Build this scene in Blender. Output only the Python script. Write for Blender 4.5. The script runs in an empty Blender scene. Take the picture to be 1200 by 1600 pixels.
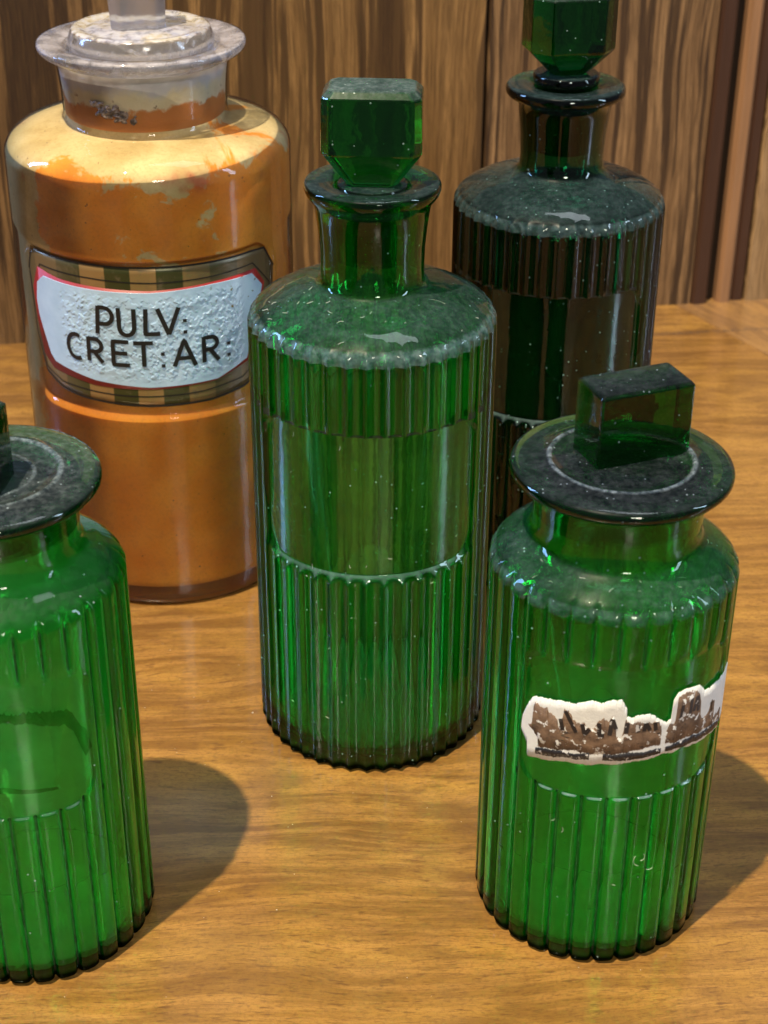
import bpy, math, random
import numpy as np
from mathutils import Matrix, Vector
random.seed(7)
rng = np.random.default_rng(7)
S = bpy.context.scene
COL = S.collection
R_ = math.radians

# ------------------------------------------------------------------ camera
CAM_H = 0.345
cam = bpy.data.cameras.new("camera")
cam.sensor_fit = 'VERTICAL'; cam.sensor_height = 24.0
cam.lens = 2571.1 / 1600 * 24.0
cam.clip_start = 0.01; cam.clip_end = 50
cam.dof.use_dof = True; cam.dof.focus_distance = 0.485; cam.dof.aperture_fstop = 18
co = bpy.data.objects.new("camera", cam); COL.objects.link(co)
co.matrix_world = Matrix.Translation((0, 0, CAM_H)) @ Matrix.Rotation(R_(60.0), 4, 'X') @ Matrix.Rotation(R_(0.342), 4, 'Z')
S.camera = co

# ------------------------------------------------------------------ light
w = bpy.data.worlds.new("World"); S.world = w; w.use_nodes = True
w.node_tree.nodes["Background"].inputs[0].default_value = (0.80, 0.88, 1.0, 1)
w.node_tree.nodes["Background"].inputs[1].default_value = 0.13

def area(name, loc, target, sx, sy, power, col):
    l = bpy.data.lights.new(name, 'AREA'); l.shape = 'RECTANGLE'; l.size = sx; l.size_y = sy
    l.energy = power; l.color = col
    o = bpy.data.objects.new(name, l); COL.objects.link(o); o.location = loc
    o.rotation_euler = (Vector(target) - Vector(loc)).to_track_quat('-Z', 'Y').to_euler()
    return o
k = bpy.data.lights.new("ceiling_spot", 'AREA'); k.shape = 'DISK'; k.size = 0.05; k.energy = 168; k.color = (1.0, 0.82, 0.58)
ko = bpy.data.objects.new("ceiling_spot", k); COL.objects.link(ko); ko.location = (-0.66, -0.40, 3.0)
ko.rotation_euler = (Vector((0, .5, 0)) - ko.location).to_track_quat('-Z', 'Y').to_euler()
area("cool_strip_fill", (-1.35, .80, .75), (0, .45, .1), .16, .75, 15, (.28, .50, 1.0))  # unseen cool source at left, made a tall strip for rib glints
area("cool_strip_fill", (1.5, .15, .8), (0, .45, .1), .14, .9, 8, (.62, .78, 1.0))  # added cool strip, gives the ribs glints on their right sides
area("overhead_fill", (0.35, 0.9, 2.3), (0, .5, .1), 1.0, .5, 8, (.85, .92, 1.0))  # unseen soft fill added overhead for cool reflections in the glass
area("front_fill", (.30, -.90, 1.0), (0, .5, .08), .24, .24, 8.5, (1.0, .90, .76))  # warm fill added behind the camera to brighten upright faces

S.view_settings.view_transform = 'Standard'; S.view_settings.look = 'None'
S.view_settings.exposure = 0; S.view_settings.gamma = 1
S.cycles.max_bounces = 18; S.cycles.transmission_bounces = 16; S.cycles.transparent_max_bounces = 32
S.cycles.glossy_bounces = 6; S.cycles.diffuse_bounces = 4
S.cycles.sample_clamp_indirect = 6.0; S.cycles.blur_glossy = 0.6
S.cycles.use_denoising = True

# ------------------------------------------------------------------ helpers
def tag(o, label=None, cat=None, group=None, kind=None):
    if label: o['label'] = label
    if cat: o['category'] = cat
    if group: o['group'] = group
    if kind: o['kind'] = kind
    return o
def empty(name, loc):
    o = bpy.data.objects.new(name, None); COL.objects.link(o); o.location = loc; o.empty_display_size = .02
    return o
def mesh(name, V, F, mat, parent=None, smooth=True, label=None):
    m = bpy.data.meshes.new(name)
    V = np.asarray(V, dtype=np.float32); 
    if isinstance(F, np.ndarray):
        n, kk = F.shape
        m.vertices.add(len(V)); m.vertices.foreach_set('co', V.ravel())
        m.loops.add(n * kk); m.loops.foreach_set('vertex_index', F.ravel().astype(np.int32))
        m.polygons.add(n); m.polygons.foreach_set('loop_start', np.arange(0, n * kk, kk, dtype=np.int32))
        m.polygons.foreach_set('loop_total', np.full(n, kk, dtype=np.int32))
        m.update(calc_edges=True); m.validate()
    else:
        m.from_pydata([tuple(map(float, v)) for v in V], [], F); m.update()
    m.polygons.foreach_set('use_smooth', [smooth] * len(m.polygons))
    m.materials.append(mat)
    o = bpy.data.objects.new(name, m); COL.objects.link(o)
    if parent: o.parent = parent
    if label: o['label'] = label
    return o
def lathe_grid(rad, zz, closed=True):
    """rad: NZ x NA radii, zz: NZ heights (or NZ x NA); angle 0 faces -Y, positive to +X"""
    NZ, NA = rad.shape
    th = np.arange(NA) * 2 * np.pi / NA
    x = rad * np.sin(th); y = -rad * np.cos(th)
    z = np.broadcast_to(zz[:, None] if zz.ndim == 1 else zz, rad.shape)
    V = np.stack([x, y, z], -1).reshape(-1, 3)
    i = np.arange(NZ - 1)[:, None]; j = np.arange(NA)[None, :]; j2 = (j + 1) % NA
    a = i * NA + j; b = i * NA + j2; c = (i + 1) * NA + j2; d = (i + 1) * NA + j
    F = np.stack([a, b, c, d], -1).reshape(-1, 4)
    return V, F
def lathe(name, prof, mat, parent=None, NA=160, cap=True, wob=0, label=None):
    """closed profile of (r,z); poles have tiny radius"""
    P = np.array(prof, float); P[:, 0] = np.maximum(P[:, 0], 1e-5)
    th = np.arange(NA) * 2 * np.pi / NA
    rad = np.repeat(P[:, :1], NA, 1)
    if wob: rad = rad * (1 + wob * np.sin(2 * th + 1) + wob * .6 * np.sin(3 * th))
    V, F = lathe_grid(rad, P[:, 1])
    return mesh(name, V, F, mat, parent, label=label)
def arc(p0, c, p1, n=6):
    """quadratic curve through control c"""
    t = np.linspace(0, 1, n + 1)[1:]
    return [((1-u)**2*p0[0] + 2*u*(1-u)*c[0] + u*u*p1[0], (1-u)**2*p0[1] + 2*u*(1-u)*c[1] + u*u*p1[1]) for u in t]
def cylpt(s, z, r, R):
    a = s / R
    return (r * math.sin(a), -r * math.cos(a), z)
def ssm(a, b, x):
    t = np.clip((x - a) / (b - a), 0, 1); return t * t * (3 - 2 * t)

# ------------------------------------------------------------------ materials
class NT:
    def __init__(s, name):
        s.m = bpy.data.materials.new(name); s.m.use_nodes = True; s.t = s.m.node_tree; s.t.nodes.clear()
        s.out = s.n('ShaderNodeOutputMaterial')
    def n(s, typ, **kw):
        n = s.t.nodes.new(typ)
        for k_, v in kw.items(): setattr(n, k_, v)
        return n
    def l(s, a, b): s.t.links.new(a, b)
    def val(s, sock, v):
        if hasattr(v, 'is_output') or isinstance(v, bpy.types.NodeSocket): s.l(v, sock)
        elif isinstance(v, tuple) and len(v) == 3 and sock.type == 'RGBA': sock.default_value = (*v, 1)
        else: sock.default_value = v
    def coord(s, scale=(1, 1, 1), rot=(0, 0, 0), loc=(0, 0, 0), which='Object'):
        tc = s.n('ShaderNodeTexCoord'); mp = s.n('ShaderNodeMapping')
        mp.inputs['Scale'].default_value = scale; mp.inputs['Rotation'].default_value = rot; mp.inputs['Location'].default_value = loc
        s.l(tc.outputs[which], mp.inputs[0]); return mp.outputs[0]
    def noise(s, vec, scale, detail=4, rough=.55, dist=0):
        n = s.n('ShaderNodeTexNoise'); s.l(vec, n.inputs['Vector']); n.inputs['Scale'].default_value = scale
        n.inputs['Detail'].default_value = detail; n.inputs['Roughness'].default_value = rough; n.inputs['Distortion'].default_value = dist
        return n.outputs['Fac']
    def vor(s, vec, scale, feature='F1', out='Distance', rnd=1):
        n = s.n('ShaderNodeTexVoronoi', feature=feature); s.l(vec, n.inputs['Vector']); n.inputs['Scale'].default_value = scale
        n.inputs['Randomness'].default_value = rnd
        return n.outputs[out]
    def ramp(s, fac, stops, interp='LINEAR'):
        r = s.n('ShaderNodeValToRGB'); r.color_ramp.interpolation = interp
        while len(r.color_ramp.elements) < len(stops): r.color_ramp.elements.new(.5)
        for e, (p, c) in zip(r.color_ramp.elements, stops):
            e.position = p; e.color = (*c, 1) if isinstance(c, tuple) else (c, c, c, 1)
        s.l(fac, r.inputs[0]); return r.outputs[0]
    def mr(s, v, a, b, c=0., d=1.):
        n = s.n('ShaderNodeMapRange', interpolation_type='SMOOTHSTEP'); s.val(n.inputs[0], v)
        for i, q in enumerate((a, b, c, d)): n.inputs[i + 1].default_value = q
        return n.outputs[0]
    def math(s, op, a, b=0., clamp=False):
        n = s.n('ShaderNodeMath', operation=op); n.use_clamp = clamp; s.val(n.inputs[0], a); s.val(n.inputs[1], b); return n.outputs[0]
    def mix(s, f, a, b, blend='MIX'):
        n = s.n('ShaderNodeMix', data_type='RGBA', blend_type=blend); s.val(n.inputs[0], f); s.val(n.inputs[6], a); s.val(n.inputs[7], b); return n.outputs[2]
    def mixs(s, f, a, b):
        n = s.n('ShaderNodeMixShader'); s.val(n.inputs[0], f); s.l(a, n.inputs[1]); s.l(b, n.inputs[2]); return n.outputs[0]
    def bump(s, h, strength, dist, normal=None):
        n = s.n('ShaderNodeBump'); n.inputs['Strength'].default_value = strength; n.inputs['Distance'].default_value = dist
        s.l(h, n.inputs['Height'])
        if normal: s.l(normal, n.inputs['Normal'])
        return n.outputs[0]
    def pbr(s, col, rough=.5, normal=None, **kw):
        n = s.n('ShaderNodeBsdfPrincipled'); s.val(n.inputs['Base Color'], col); s.val(n.inputs['Roughness'], rough)
        if normal: s.l(normal, n.inputs['Normal'])
        for k_, v in kw.items(): s.val(n.inputs[k_], v)
        return n.outputs[0]
    def fin(s, sh, vol=None):
        s.l(sh, s.out.inputs['Surface'])
        if vol: s.l(vol, s.out.inputs['Volume'])
        return s.m
    def sep(s, v):
        n = s.n('ShaderNodeSeparateXYZ'); s.l(v, n.inputs[0]); return n.outputs

def dust_fac(N, up_lo=.45, up_hi=.95, amount=.5, speck=1.0, seed=0, ledge_amt=.7, spk=.975):
    g = N.n('ShaderNodeNewGeometry'); nz = N.sep(g.outputs['Normal'])[2]
    up = N.mr(nz, up_lo, up_hi)
    v = N.coord(loc=(seed, seed, seed))
    n1 = N.noise(v, 90, 6, .7); n2 = N.noise(v, 900, 3, .7)
    cover = N.math('MULTIPLY', N.mr(n1, .3, .7, .5, 1.1), N.mr(n2, .3, .7, .8, 1.15))
    zz_ = N.sep(v)[2]
    amt = N.mr(N.math('SUBTRACT', zz_, seed), .108, .112, ledge_amt, amount)
    d = N.math('MULTIPLY', N.math('MULTIPLY', up, cover), amt)
    # lone specks
    d1 = N.vor(v, 650); keep = N.n('ShaderNodeTexVoronoi', feature='F1'); N.l(v, keep.inputs['Vector']); keep.inputs['Scale'].default_value = 650
    c = N.sep(keep.outputs['Color'])[0]
    sp = N.math('MULTIPLY', N.math('LESS_THAN', d1, .17), N.math('GREATER_THAN', c, .80))
    up2 = N.mr(nz, -.3, .8, .18, 1.)
    keep2 = N.math('GREATER_THAN', N.math('ADD', c, N.math('MULTIPLY', up2, .08)), spk)
    sp = N.math('MULTIPLY', N.math('MULTIPLY', sp, keep2), speck)
    return N.math('MAXIMUM', d, sp, True), v

def green_glass(name, col, density, straight=.42, dust=.5, seed=0, wav=.25, rough=0.0, rings=(), dc=((.07, .15, .13), (.30, .40, .40)), ledge_amt=.7, spk=.975, steps=()):
    N = NT(name)
    v = N.coord(loc=(seed, seed, seed))
    b = N.bump(N.noise(v, 60, 3, .5), wav, .0008, None)
    b = N.bump(N.noise(v, 420, 2, .5), .12, .0001, b)
    gl = N.n('ShaderNodeBsdfGlass'); gl.inputs['Color'].default_value = (1, 1, 1, 1); gl.inputs['Roughness'].default_value = rough
    gl.inputs['IOR'].default_value = 1.5; N.l(b, gl.inputs['Normal'])
    N.l(N.mix(N.mr(N.sep(N.coord())[2], .0026, .0050), (.035, .045, .04), (1., 1., 1.)), gl.inputs['Color'])  # dark internal reflection of the heel is put into the glass colour
    tr = N.n('ShaderNodeBsdfTransparent')
    d, _ = dust_fac(N, amount=dust, seed=seed, ledge_amt=ledge_amt, spk=spk)
    oc = N.sep(N.coord())
    for (rr_, zlo, wd, am) in rings:
        rad = N.math('SQRT', N.math('ADD', N.math('POWER', oc[0], 2.), N.math('POWER', oc[1], 2.)))
        dd = N.math('ABSOLUTE', N.math('SUBTRACT', N.math('ADD', rad, N.math('MULTIPLY', N.math('SUBTRACT', N.noise(v, 70, 4, .6), .5), .0012)), rr_))
        q = N.math('MULTIPLY', N.mr(dd, wd, wd * .2), N.math('MULTIPLY', N.math('GREATER_THAN', oc[2], zlo), N.mr(N.noise(v, 400, 3, .6), .3, .6, .4, 1.)))
        d = N.math('MAXIMUM', d, N.math('MULTIPLY', q, am), True)
    crease_shade = None  # dark refraction at creases and grooves, painted onto the surface
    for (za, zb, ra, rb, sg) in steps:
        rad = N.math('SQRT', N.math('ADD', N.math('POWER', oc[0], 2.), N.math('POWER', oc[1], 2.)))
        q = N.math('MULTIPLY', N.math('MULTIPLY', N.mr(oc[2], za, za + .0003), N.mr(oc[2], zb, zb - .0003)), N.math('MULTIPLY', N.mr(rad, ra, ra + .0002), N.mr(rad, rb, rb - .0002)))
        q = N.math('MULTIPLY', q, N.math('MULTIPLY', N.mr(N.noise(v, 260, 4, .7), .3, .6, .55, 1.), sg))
        crease_shade = q if crease_shade is None else N.math('MAXIMUM', crease_shade, q)
    lw = N.n('ShaderNodeLayerWeight'); lw.inputs[0].default_value = .5
    st = N.math('MULTIPLY', N.mr(oc[2], .0024, .0046, .0, straight), N.mr(lw.outputs['Facing'], .80, .45))
    base = N.mixs(st, gl.outputs[0], tr.outputs[0])
    dn = N.noise(v, 500, 4, .7)
    dcol = N.mix(N.mr(dn, .3, .8), dc[0], dc[1])
    dcol = N.mix(N.mr(oc[2], .112, .108), dcol, (.26, .44, .46))  # dust on low ledges: the light they catch is put into its colour
    du = N.pbr(dcol, .32, b)
    sh = N.mixs(d, base, du)
    if crease_shade: sh = N.mixs(N.math('MULTIPLY', crease_shade, .9), sh, N.pbr((.008, .012, .010), .5))
    vo = N.n('ShaderNodeVolumeAbsorption'); vo.inputs['Color'].default_value = (*col, 1); vo.inputs['Density'].default_value = density
    return N.fin(sh, vo.outputs[0])

def film(name, opac, col, lo=.3, hi=.7, seed=0, scale=45, rough=.9, vmin=.5, lit_fade=None):
    """dried residue on the inside of the glass: scatters the light that gets in; also used for the added dark liner"""
    N = NT(name); v = N.coord(loc=(seed, 0, seed))
    n = N.noise(v, scale, 5, .6, .4)
    f = N.math('MULTIPLY', N.mr(n, lo, hi, vmin, 1.05), opac, True)
    if lit_fade:
        zs = N.math('ADD', N.sep(N.coord())[2], N.math('MULTIPLY', N.math('SUBTRACT', N.noise(v, 38, 5, .6), .5), .05))
        f = N.math('MULTIPLY', f, N.mr(zs, lit_fade[0], lit_fade[1], lit_fade[2], 1.), True)  # film thins upward to imitate the unlit upper interior
    cc = N.mix(N.noise(v, 160, 4, .6), tuple(c * .62 for c in col), col)
    df = N.n('ShaderNodeBsdfDiffuse'); N.l(cc, df.inputs[0]); tl = N.n('ShaderNodeBsdfTranslucent'); N.l(cc, tl.inputs[0])
    s2 = N.mixs(.45, df.outputs[0], tl.outputs[0]); tr = N.n('ShaderNodeBsdfTransparent')
    return N.fin(N.mixs(f, tr.outputs[0], s2))

def lint_mat():
    N = NT('lint_fibre'); return N.fin(N.pbr((.75, .76, .72), .8))
M_lint = lint_mat()

def clear_glass(name, seed=0, frost=.06, frost_col=(.62, .62, .68), up=.45, tint=(.96, .965, .96)):
    """thin clear glass: mirror-like by angle, otherwise see-through, with a grey bloom"""
    N = NT(name); v = N.coord(loc=(seed, seed, 0))
    b = N.bump(N.noise(v, 50, 3, .5), .25, .0008)
    fr = N.n('ShaderNodeFresnel'); fr.inputs[0].default_value = 1.36; N.l(b, fr.inputs['Normal'])
    g = N.n('ShaderNodeBsdfGlossy'); g.inputs['Roughness'].default_value = .03; N.l(b, g.inputs['Normal'])
    tr = N.n('ShaderNodeBsdfTransparent'); tr.inputs[0].default_value = (*tint, 1)
    base = N.mixs(fr.outputs[0], tr.outputs[0], g.outputs[0])
    gg = N.n('ShaderNodeNewGeometry'); nz = N.sep(gg.outputs['Normal'])[2]
    n = N.noise(v, 120, 6, .65)
    f = N.math('ADD', N.math('MULTIPLY', N.mr(nz, .3, .95), up), frost)
    f = N.math('MULTIPLY', f, N.mr(n, .3, .7, .5, 1.2), True)
    return N.fin(N.mixs(f, base, N.pbr(frost_col, .45)))

# --- wood
def wood_wall(name, c_dark, c_mid, c_light, streak, seed, wob=1.0, vs=30, vt=.54):
    N = NT(name)
    vv = N.coord(scale=(1, 1, .024), loc=(seed, 0, seed * .3))
    warp = N.noise(N.coord(scale=(1, 1, .45), loc=(seed, 1, 0)), 9, 3, .5)
    sp = N.sep(vv); 
    x = N.math('ADD', sp[0], N.math('MULTIPLY', warp, .05 * wob))
    cb = N.n('ShaderNodeCombineXYZ'); N.l(x, cb.inputs[0]); N.l(sp[2], cb.inputs[2])
    a = N.noise(cb.outputs[0], 80, 6, .7); b_ = N.noise(cb.outputs[0], 330, 6, .75); f = N.noise(cb.outputs[0], 1500, 3, .7)
    c1 = N.mix(N.mr(a, .38, .62), c_mid, c_light)
    c1 = N.mix(N.math('MULTIPLY', N.mr(b_, .47, .56), streak * .8), c1, tuple(.5 * (p + q) for p, q in zip(c_dark, c_mid)))
    c1 = N.mix(N.math('MULTIPLY', N.mr(N.noise(cb.outputs[0], vs, 7, .62), vt, vt + .022), streak), c1, c_dark)
    c1 = N.mix(N.math('MULTIPLY', N.mr(N.noise(cb.outputs[0], vs * 3.1, 5, .6), vt + .03, vt + .05), streak), c1, c_dark)
    c1 = N.mix(N.math('MULTIPLY', N.mr(f, .46, .58), .7), c1, tuple(.42 * q for q in c_mid))
    h = N.bump(f, .2, .0004)
    return N.fin(N.pbr(c1, .42, h))
def dark_wood(name, col, seed):
    N = NT(name); v = N.coord(scale=(1, 1, .05), loc=(seed, 0, 0)); f = N.noise(v, 300, 4, .6)
    return N.fin(N.pbr(N.mix(f, tuple(.6 * q for q in col), tuple(1.35 * q for q in col)), .38, N.bump(f, .2, .0003)))
def table_wood(name, seed, rot, pale=0.):
    N = NT(name)
    v = N.coord(rot=(0, 0, R_(rot)), loc=(seed, seed, 0))
    sp = N.sep(v)
    warp = N.noise(N.coord(scale=(1, 2, 1), rot=(0, 0, R_(rot))), 7, 2, .5)
    y = N.math('ADD', sp[1], N.math('MULTIPLY', warp, .03))
    cb = N.n('ShaderNodeCombineXYZ'); N.l(N.math('MULTIPLY', sp[0], .06), cb.inputs[0]); N.l(y, cb.inputs[1])
    a = N.noise(cb.outputs[0], 36, 5, .6); b_ = N.noise(cb.outputs[0], 220, 4, .65)
    cb2 = N.n('ShaderNodeCombineXYZ'); N.l(N.math('MULTIPLY', sp[0], .16), cb2.inputs[0]); N.l(y, cb2.inputs[1])
    pores = N.noise(cb2.outputs[0], 950, 3, .6)
    # curly figure
    cb3 = N.n('ShaderNodeCombineXYZ'); N.l(N.math('MULTIPLY', sp[0], .33), cb3.inputs[0]); N.l(sp[1], cb3.inputs[1])
    curl = N.noise(cb3.outputs[0], 95, 4, .6, .4)
    c = N.mix(N.mr(a, .3, .7), (.205, .098, .019), (.46, .252, .055))
    c = N.mix(N.math('MULTIPLY', N.math('MULTIPLY', N.mr(curl, .36, .58), N.mr(N.noise(v, 9, 2, .5), .35, .65, .45, 1.)), .66), c, (.125, .056, .016))
    c = N.mix(N.math('MULTIPLY', N.mr(b_, .45, .6), .45), c, (.46, .24, .062))
    c = N.mix(N.math('MULTIPLY', N.mr(pores, .56, .68), .65), c, (.11, .05, .018))
    cb4 = N.n('ShaderNodeCombineXYZ'); N.l(N.math('MULTIPLY', sp[0], .10), cb4.inputs[0]); N.l(y, cb4.inputs[1])
    c = N.mix(N.math('MULTIPLY', N.mr(N.noise(cb4.outputs[0], 2600, 3, .7), .50, .66), .5), c, (.10, .045, .014))
    c = N.mix(N.math('MULTIPLY', N.mr(N.noise(v, 700, 4, .75), .45, .7), .45), c, (.13, .06, .02))
    c = N.mix(pale, c, (.42, .27, .16))
    # worn scratches near the front edge
    g = N.sep(N.coord())
    line = N.math('ABSOLUTE', N.math('SUBTRACT', g[1], N.math('ADD', N.math('MULTIPLY', g[0], .14), .3135)))
    sc = N.math('MULTIPLY', N.mr(line, .0025, .0008), N.mr(g[0], .045, .065))
    tick = N.noise(N.coord(rot=(0, 0, R_(-35)), scale=(1, .25, 1)), 1300, 3, .6)
    c = N.mix(N.math('MULTIPLY', N.math('MULTIPLY', sc, N.mr(tick, .45, .6)), .75), c, (.07, .055, .05))
    bm = N.bump(pores, .12, .0003, N.bump(N.noise(v, 45, 3, .5), .30, .0012))
    rg = N.mr(N.noise(v, 60, 4, .6), .3, .7, .28, .42)
    return N.fin(N.pbr(c, rg, bm, **{'Coat Weight': 1.0, 'Coat Roughness': .13, 'Coat IOR': 1.6, 'Specular IOR Level': .5}))

# ------------------------------------------------------------------ setting : table
tbl = empty('table', (0, .45, 0))
tag(tbl, 'polished golden brown wooden table top that all the bottles stand on', 'table')
def slab(name, poly, zt, zb, mat, parent, off=(0, 0, 0), bev=.0006):
    n = len(poly); cx = sum(p[0] for p in poly) / n; cy = sum(p[1] for p in poly) / n
    V = []
    for dz, ins in ((zb, 0), (zt - bev, 0), (zt, bev)):
        for (x, y) in poly:
            d = math.hypot(x - cx, y - cy); V.append((x - (x - cx) / d * ins - off[0], y - (y - cy) / d * ins - off[1], dz - off[2]))
    F = [list(range(n))[::-1], [2 * n + i for i in range(n)]]
    for L_ in range(2):
        for i in range(n): F.append([L_ * n + i, L_ * n + (i + 1) % n, (L_ + 1) * n + (i + 1) % n, (L_ + 1) * n + i])
    return mesh(name, V, F, mat, parent, smooth=False)
jx = lambda y: .15732895 + (.82051751 - y) / (.82051751 - .75768647) * (.19290446 - .15732895)
M_table = table_wood('table_wood', 0, -2)
M_table2 = table_wood('table_wood_end', 3.3, 62, .22)
slab('board', [(-.75, .12), (jx(.12) - .0002, .12), (jx(.96) - .0002, .96), (-.75, .96)], 0, -.03, M_table, tbl, (0, .45, 0))
slab('board', [(jx(.12) + .0001, .12), (1.0, .12), (1.0, .96), (jx(.96) + .0001, .96)], 0, -.03, M_table2, tbl, (0, .45, 0))

# ------------------------------------------------------------------ setting : wall
W0 = Vector((-.18911, .76624, 0)); WA = R_(9.244)
wall = empty('wall', W0); wall.rotation_euler = (0, 0, WA); tag(wall, kind='structure')
def wbox(name, x0, x1, y0, y1, z0, z1, mat, bev=.0008):
    """box in wall space, front face at y0 (towards the camera)"""
    b = bev
    xs = [(x0, y1), (x0, y0 + b), (x0 + b, y0), (x1 - b, y0), (x1, y0 + b), (x1, y1)]
    V = [(x - (x0 + x1) / 2, y, z) for z in (z0, z1) for x, y in xs]; n = 6
    F = [list(range(n))[::-1], list(range(n, 2 * n))] + [[i, (i + 1) % n, n + (i + 1) % n, n + i] for i in range(n)]
    o = mesh(name, V, F, mat, wall, smooth=False); o.location = ((x0 + x1) / 2, 0, 0); return o
W1 = wood_wall('veneer_streaked', (.030, .016, .009), (.17, .095, .038), (.24, .140, .060), .95, 1.7, .25, 75, .50)
W2 = wood_wall('veneer_plain', (.040, .020, .009), (.20, .110, .038), (.32, .185, .070), .8, 4.1, .5)
W3 = wood_wall('veneer_wavy', (.028, .015, .009), (.19, .108, .048), (.35, .215, .104), .92, 9.3, .55, 48, .535)
W4 = wood_wall('veneer_side', (.12, .07, .035), (.30, .19, .09), (.38, .25, .13), .4, 6.0, 1.4)
WD = dark_wood('dark_moulding', (.055, .026, .017), 2); WB_ = dark_wood('groove_wood', (.012, .008, .007), 5)
WL = dark_wood('moulding_bead', (.30, .165, .085), 8)
HT = .30
wbox('backing', -.9, 1.3, .006, .02, -.02, HT, WB_)
wbox('veneer_panel', -.90, .0690, 0, .0058, -.0005, HT, W1)
wbox('veneer_panel', .0694, .2402, 0, .0058, -.0005, HT, W2)
wbox('veneer_panel', .2418, .3580, 0, .0058, -.0005, HT, W3)
wbox('moulding', .3582, .3668, -.0012, .0058, -.0005, HT, WD, .0015)
wbox('moulding', .3722, .3806, -.0008, .0058, -.0005, HT, WL, .002)
wbox('moulding', .3810, .3880, .001, .0058, -.0005, HT, WD, .0015)
wbox('veneer_panel', .3884, 1.3, 0, .0058, -.0005, HT, W4)

# ------------------------------------------------------------------ ribbed bottle shell
def rr_sdf(s, z, s0, hw, z0, z1, rad):
    cx, cz = s0, (z0 + z1) / 2; hx, hz = hw - rad, (z1 - z0) / 2 - rad
    qx = np.abs(s - cx) - hx; qz = np.abs(z - cz) - hz
    return np.hypot(np.maximum(qx, 0), np.maximum(qz, 0)) + np.minimum(np.maximum(qx, qz), 0) - rad
def ribbed(name, R, h1, foot, upper, inner, mat, parent, n, depth, power, kind, panel, NA=720, phase=0., ledge=0., topl=0.):
    """foot: (r,z) rows below the ribbed band, upper: rows above h1 up and over the lip, inner: rows down the inside"""
    s0, hw, z0, z1, rad, prec, wdt = panel
    zr = [foot[-1][1]]
    marks = [(z0 - .003, z0 + rad + .001), (z1 - rad - .0006, z1 + .0012)]
    z = zr[0]
    while z < h1 - 1e-5:
        st = .004
        for a, b in marks:
            if a - .004 < z < b: st = .00028 if (abs(z - z0) < .0014 or abs(z - z1) < .0014) else .0006
        z = min(z + st, h1); zr.append(z)
    rows = [(r, q, 1.) for r, q in foot[:-1]] + [(R, q, 1.) for q in zr] + [(r, q, f) for r, q, f in upper]
    th = np.arange(NA) * 2 * np.pi / NA
    ths = np.where(th > np.pi, th - 2 * np.pi, th)
    x = (th * n / (2 * np.pi) + phase) % 1.
    if kind == 'reed':   off = -depth * np.abs(2 * x - 1) ** power
    else:                off = -depth * (1 - np.abs(2 * x - 1) ** power)
    rad_ = []
    for r, q, f in rows:
        base = np.full(NA, r)
        d = rr_sdf(ths * R, np.full(NA, q), s0, hw, z0, z1, rad)
        wo = wdt + ledge * (1 - ssm(z0 + .004, z0 + .022, q))
        wt = wdt + topl * ssm(z1 - .020, z1 - .004, q)
        m = 1 - np.clip((d + .0002) / (wo + .0002), 0, 1) if ledge else 1 - ssm(-wdt, wt, d)
        ribbed_r = base + off * f
        if r < R - .003: ribbed_r = base + off * f * max(0, (r - (R - .008)) / .005)
        rad_.append((base * (1 - m) + (ribbed_r - base) * (1 - m) ** (3 if ledge else 1)) + (base + prec) * m - base * 0)
    for r, q in inner: rad_.append(np.full(NA, max(r, 1e-5)))
    zz = np.array([q for _, q, _ in rows] + [q for _, q in inner])
    V, F = lathe_grid(np.array(rad_), zz)
    return mesh(name, V, F, mat, parent)

def ring_block(name, rings, mat, parent, loc=(0, 0, 0), rz=0., smooth=False, label=None):
    """stack of chamfered rectangles: (z, hx, hy, chamfer)"""
    V = []
    for z, hx, hy, c in rings:
        for sx, sy, a in ((1, -1, 0), (1, -1, 1), (1, 1, 1), (1, 1, 0), (-1, 1, 0), (-1, 1, 1), (-1, -1, 1), (-1, -1, 0)):
            V.append((sx * (hx - (c if a == 0 else 0)), sy * (hy - (c if a == 1 else 0)), z))
    F = [list(range(8))[::-1]]
    for k_ in range(len(rings) - 1):
        for i in range(8): F.append([k_ * 8 + i, k_ * 8 + (i + 1) % 8, (k_ + 1) * 8 + (i + 1) % 8, (k_ + 1) * 8 + i])
    F.append([(len(rings) - 1) * 8 + i for i in range(8)])
    o = mesh(name, V, F, mat, parent, smooth=smooth, label=label)
    o.location = loc; o.rotation_euler = (0, 0, rz)
    bv = o.modifiers.new('bevel', 'BEVEL'); bv.width = .0005; bv.segments = 2; bv.limit_method = 'ANGLE'; bv.angle_limit = R_(15)
    return o

def fibres(parent, spots, name='lint'):
    """fine dust hairs lying on the glass; spots: (point, normal, length, curl)"""
    V, F = [], []
    for (p, nrm, ln, curl) in spots:
        p = Vector(p); nrm = Vector(nrm).normalized(); t = nrm.cross(Vector((random.uniform(-1, 1), random.uniform(-1, 1), random.uniform(-1, 1)))).normalized()
        r = .00006; ns = 8; base = len(V)
        for i in range(ns + 1):
            b = nrm.cross(t)
            for k_ in range(3):
                a = k_ * 2.094; V.append(tuple(p + nrm * (r * 1.3 + r * math.cos(a)) + b * r * math.sin(a)))
            p = p + t * (ln / ns); t = (t + b * curl * random.uniform(.3, 1.6) / ns).normalized()
        for i in range(ns):
            for k_ in range(3):
                k2 = (k_ + 1) % 3; F.append([base + i * 3 + k_, base + i * 3 + k2, base + i * 3 + 3 + k2, base + i * 3 + 3 + k_])
    o = mesh(name, V, F, M_lint, parent); o['kind'] = 'stuff'; return o

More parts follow.
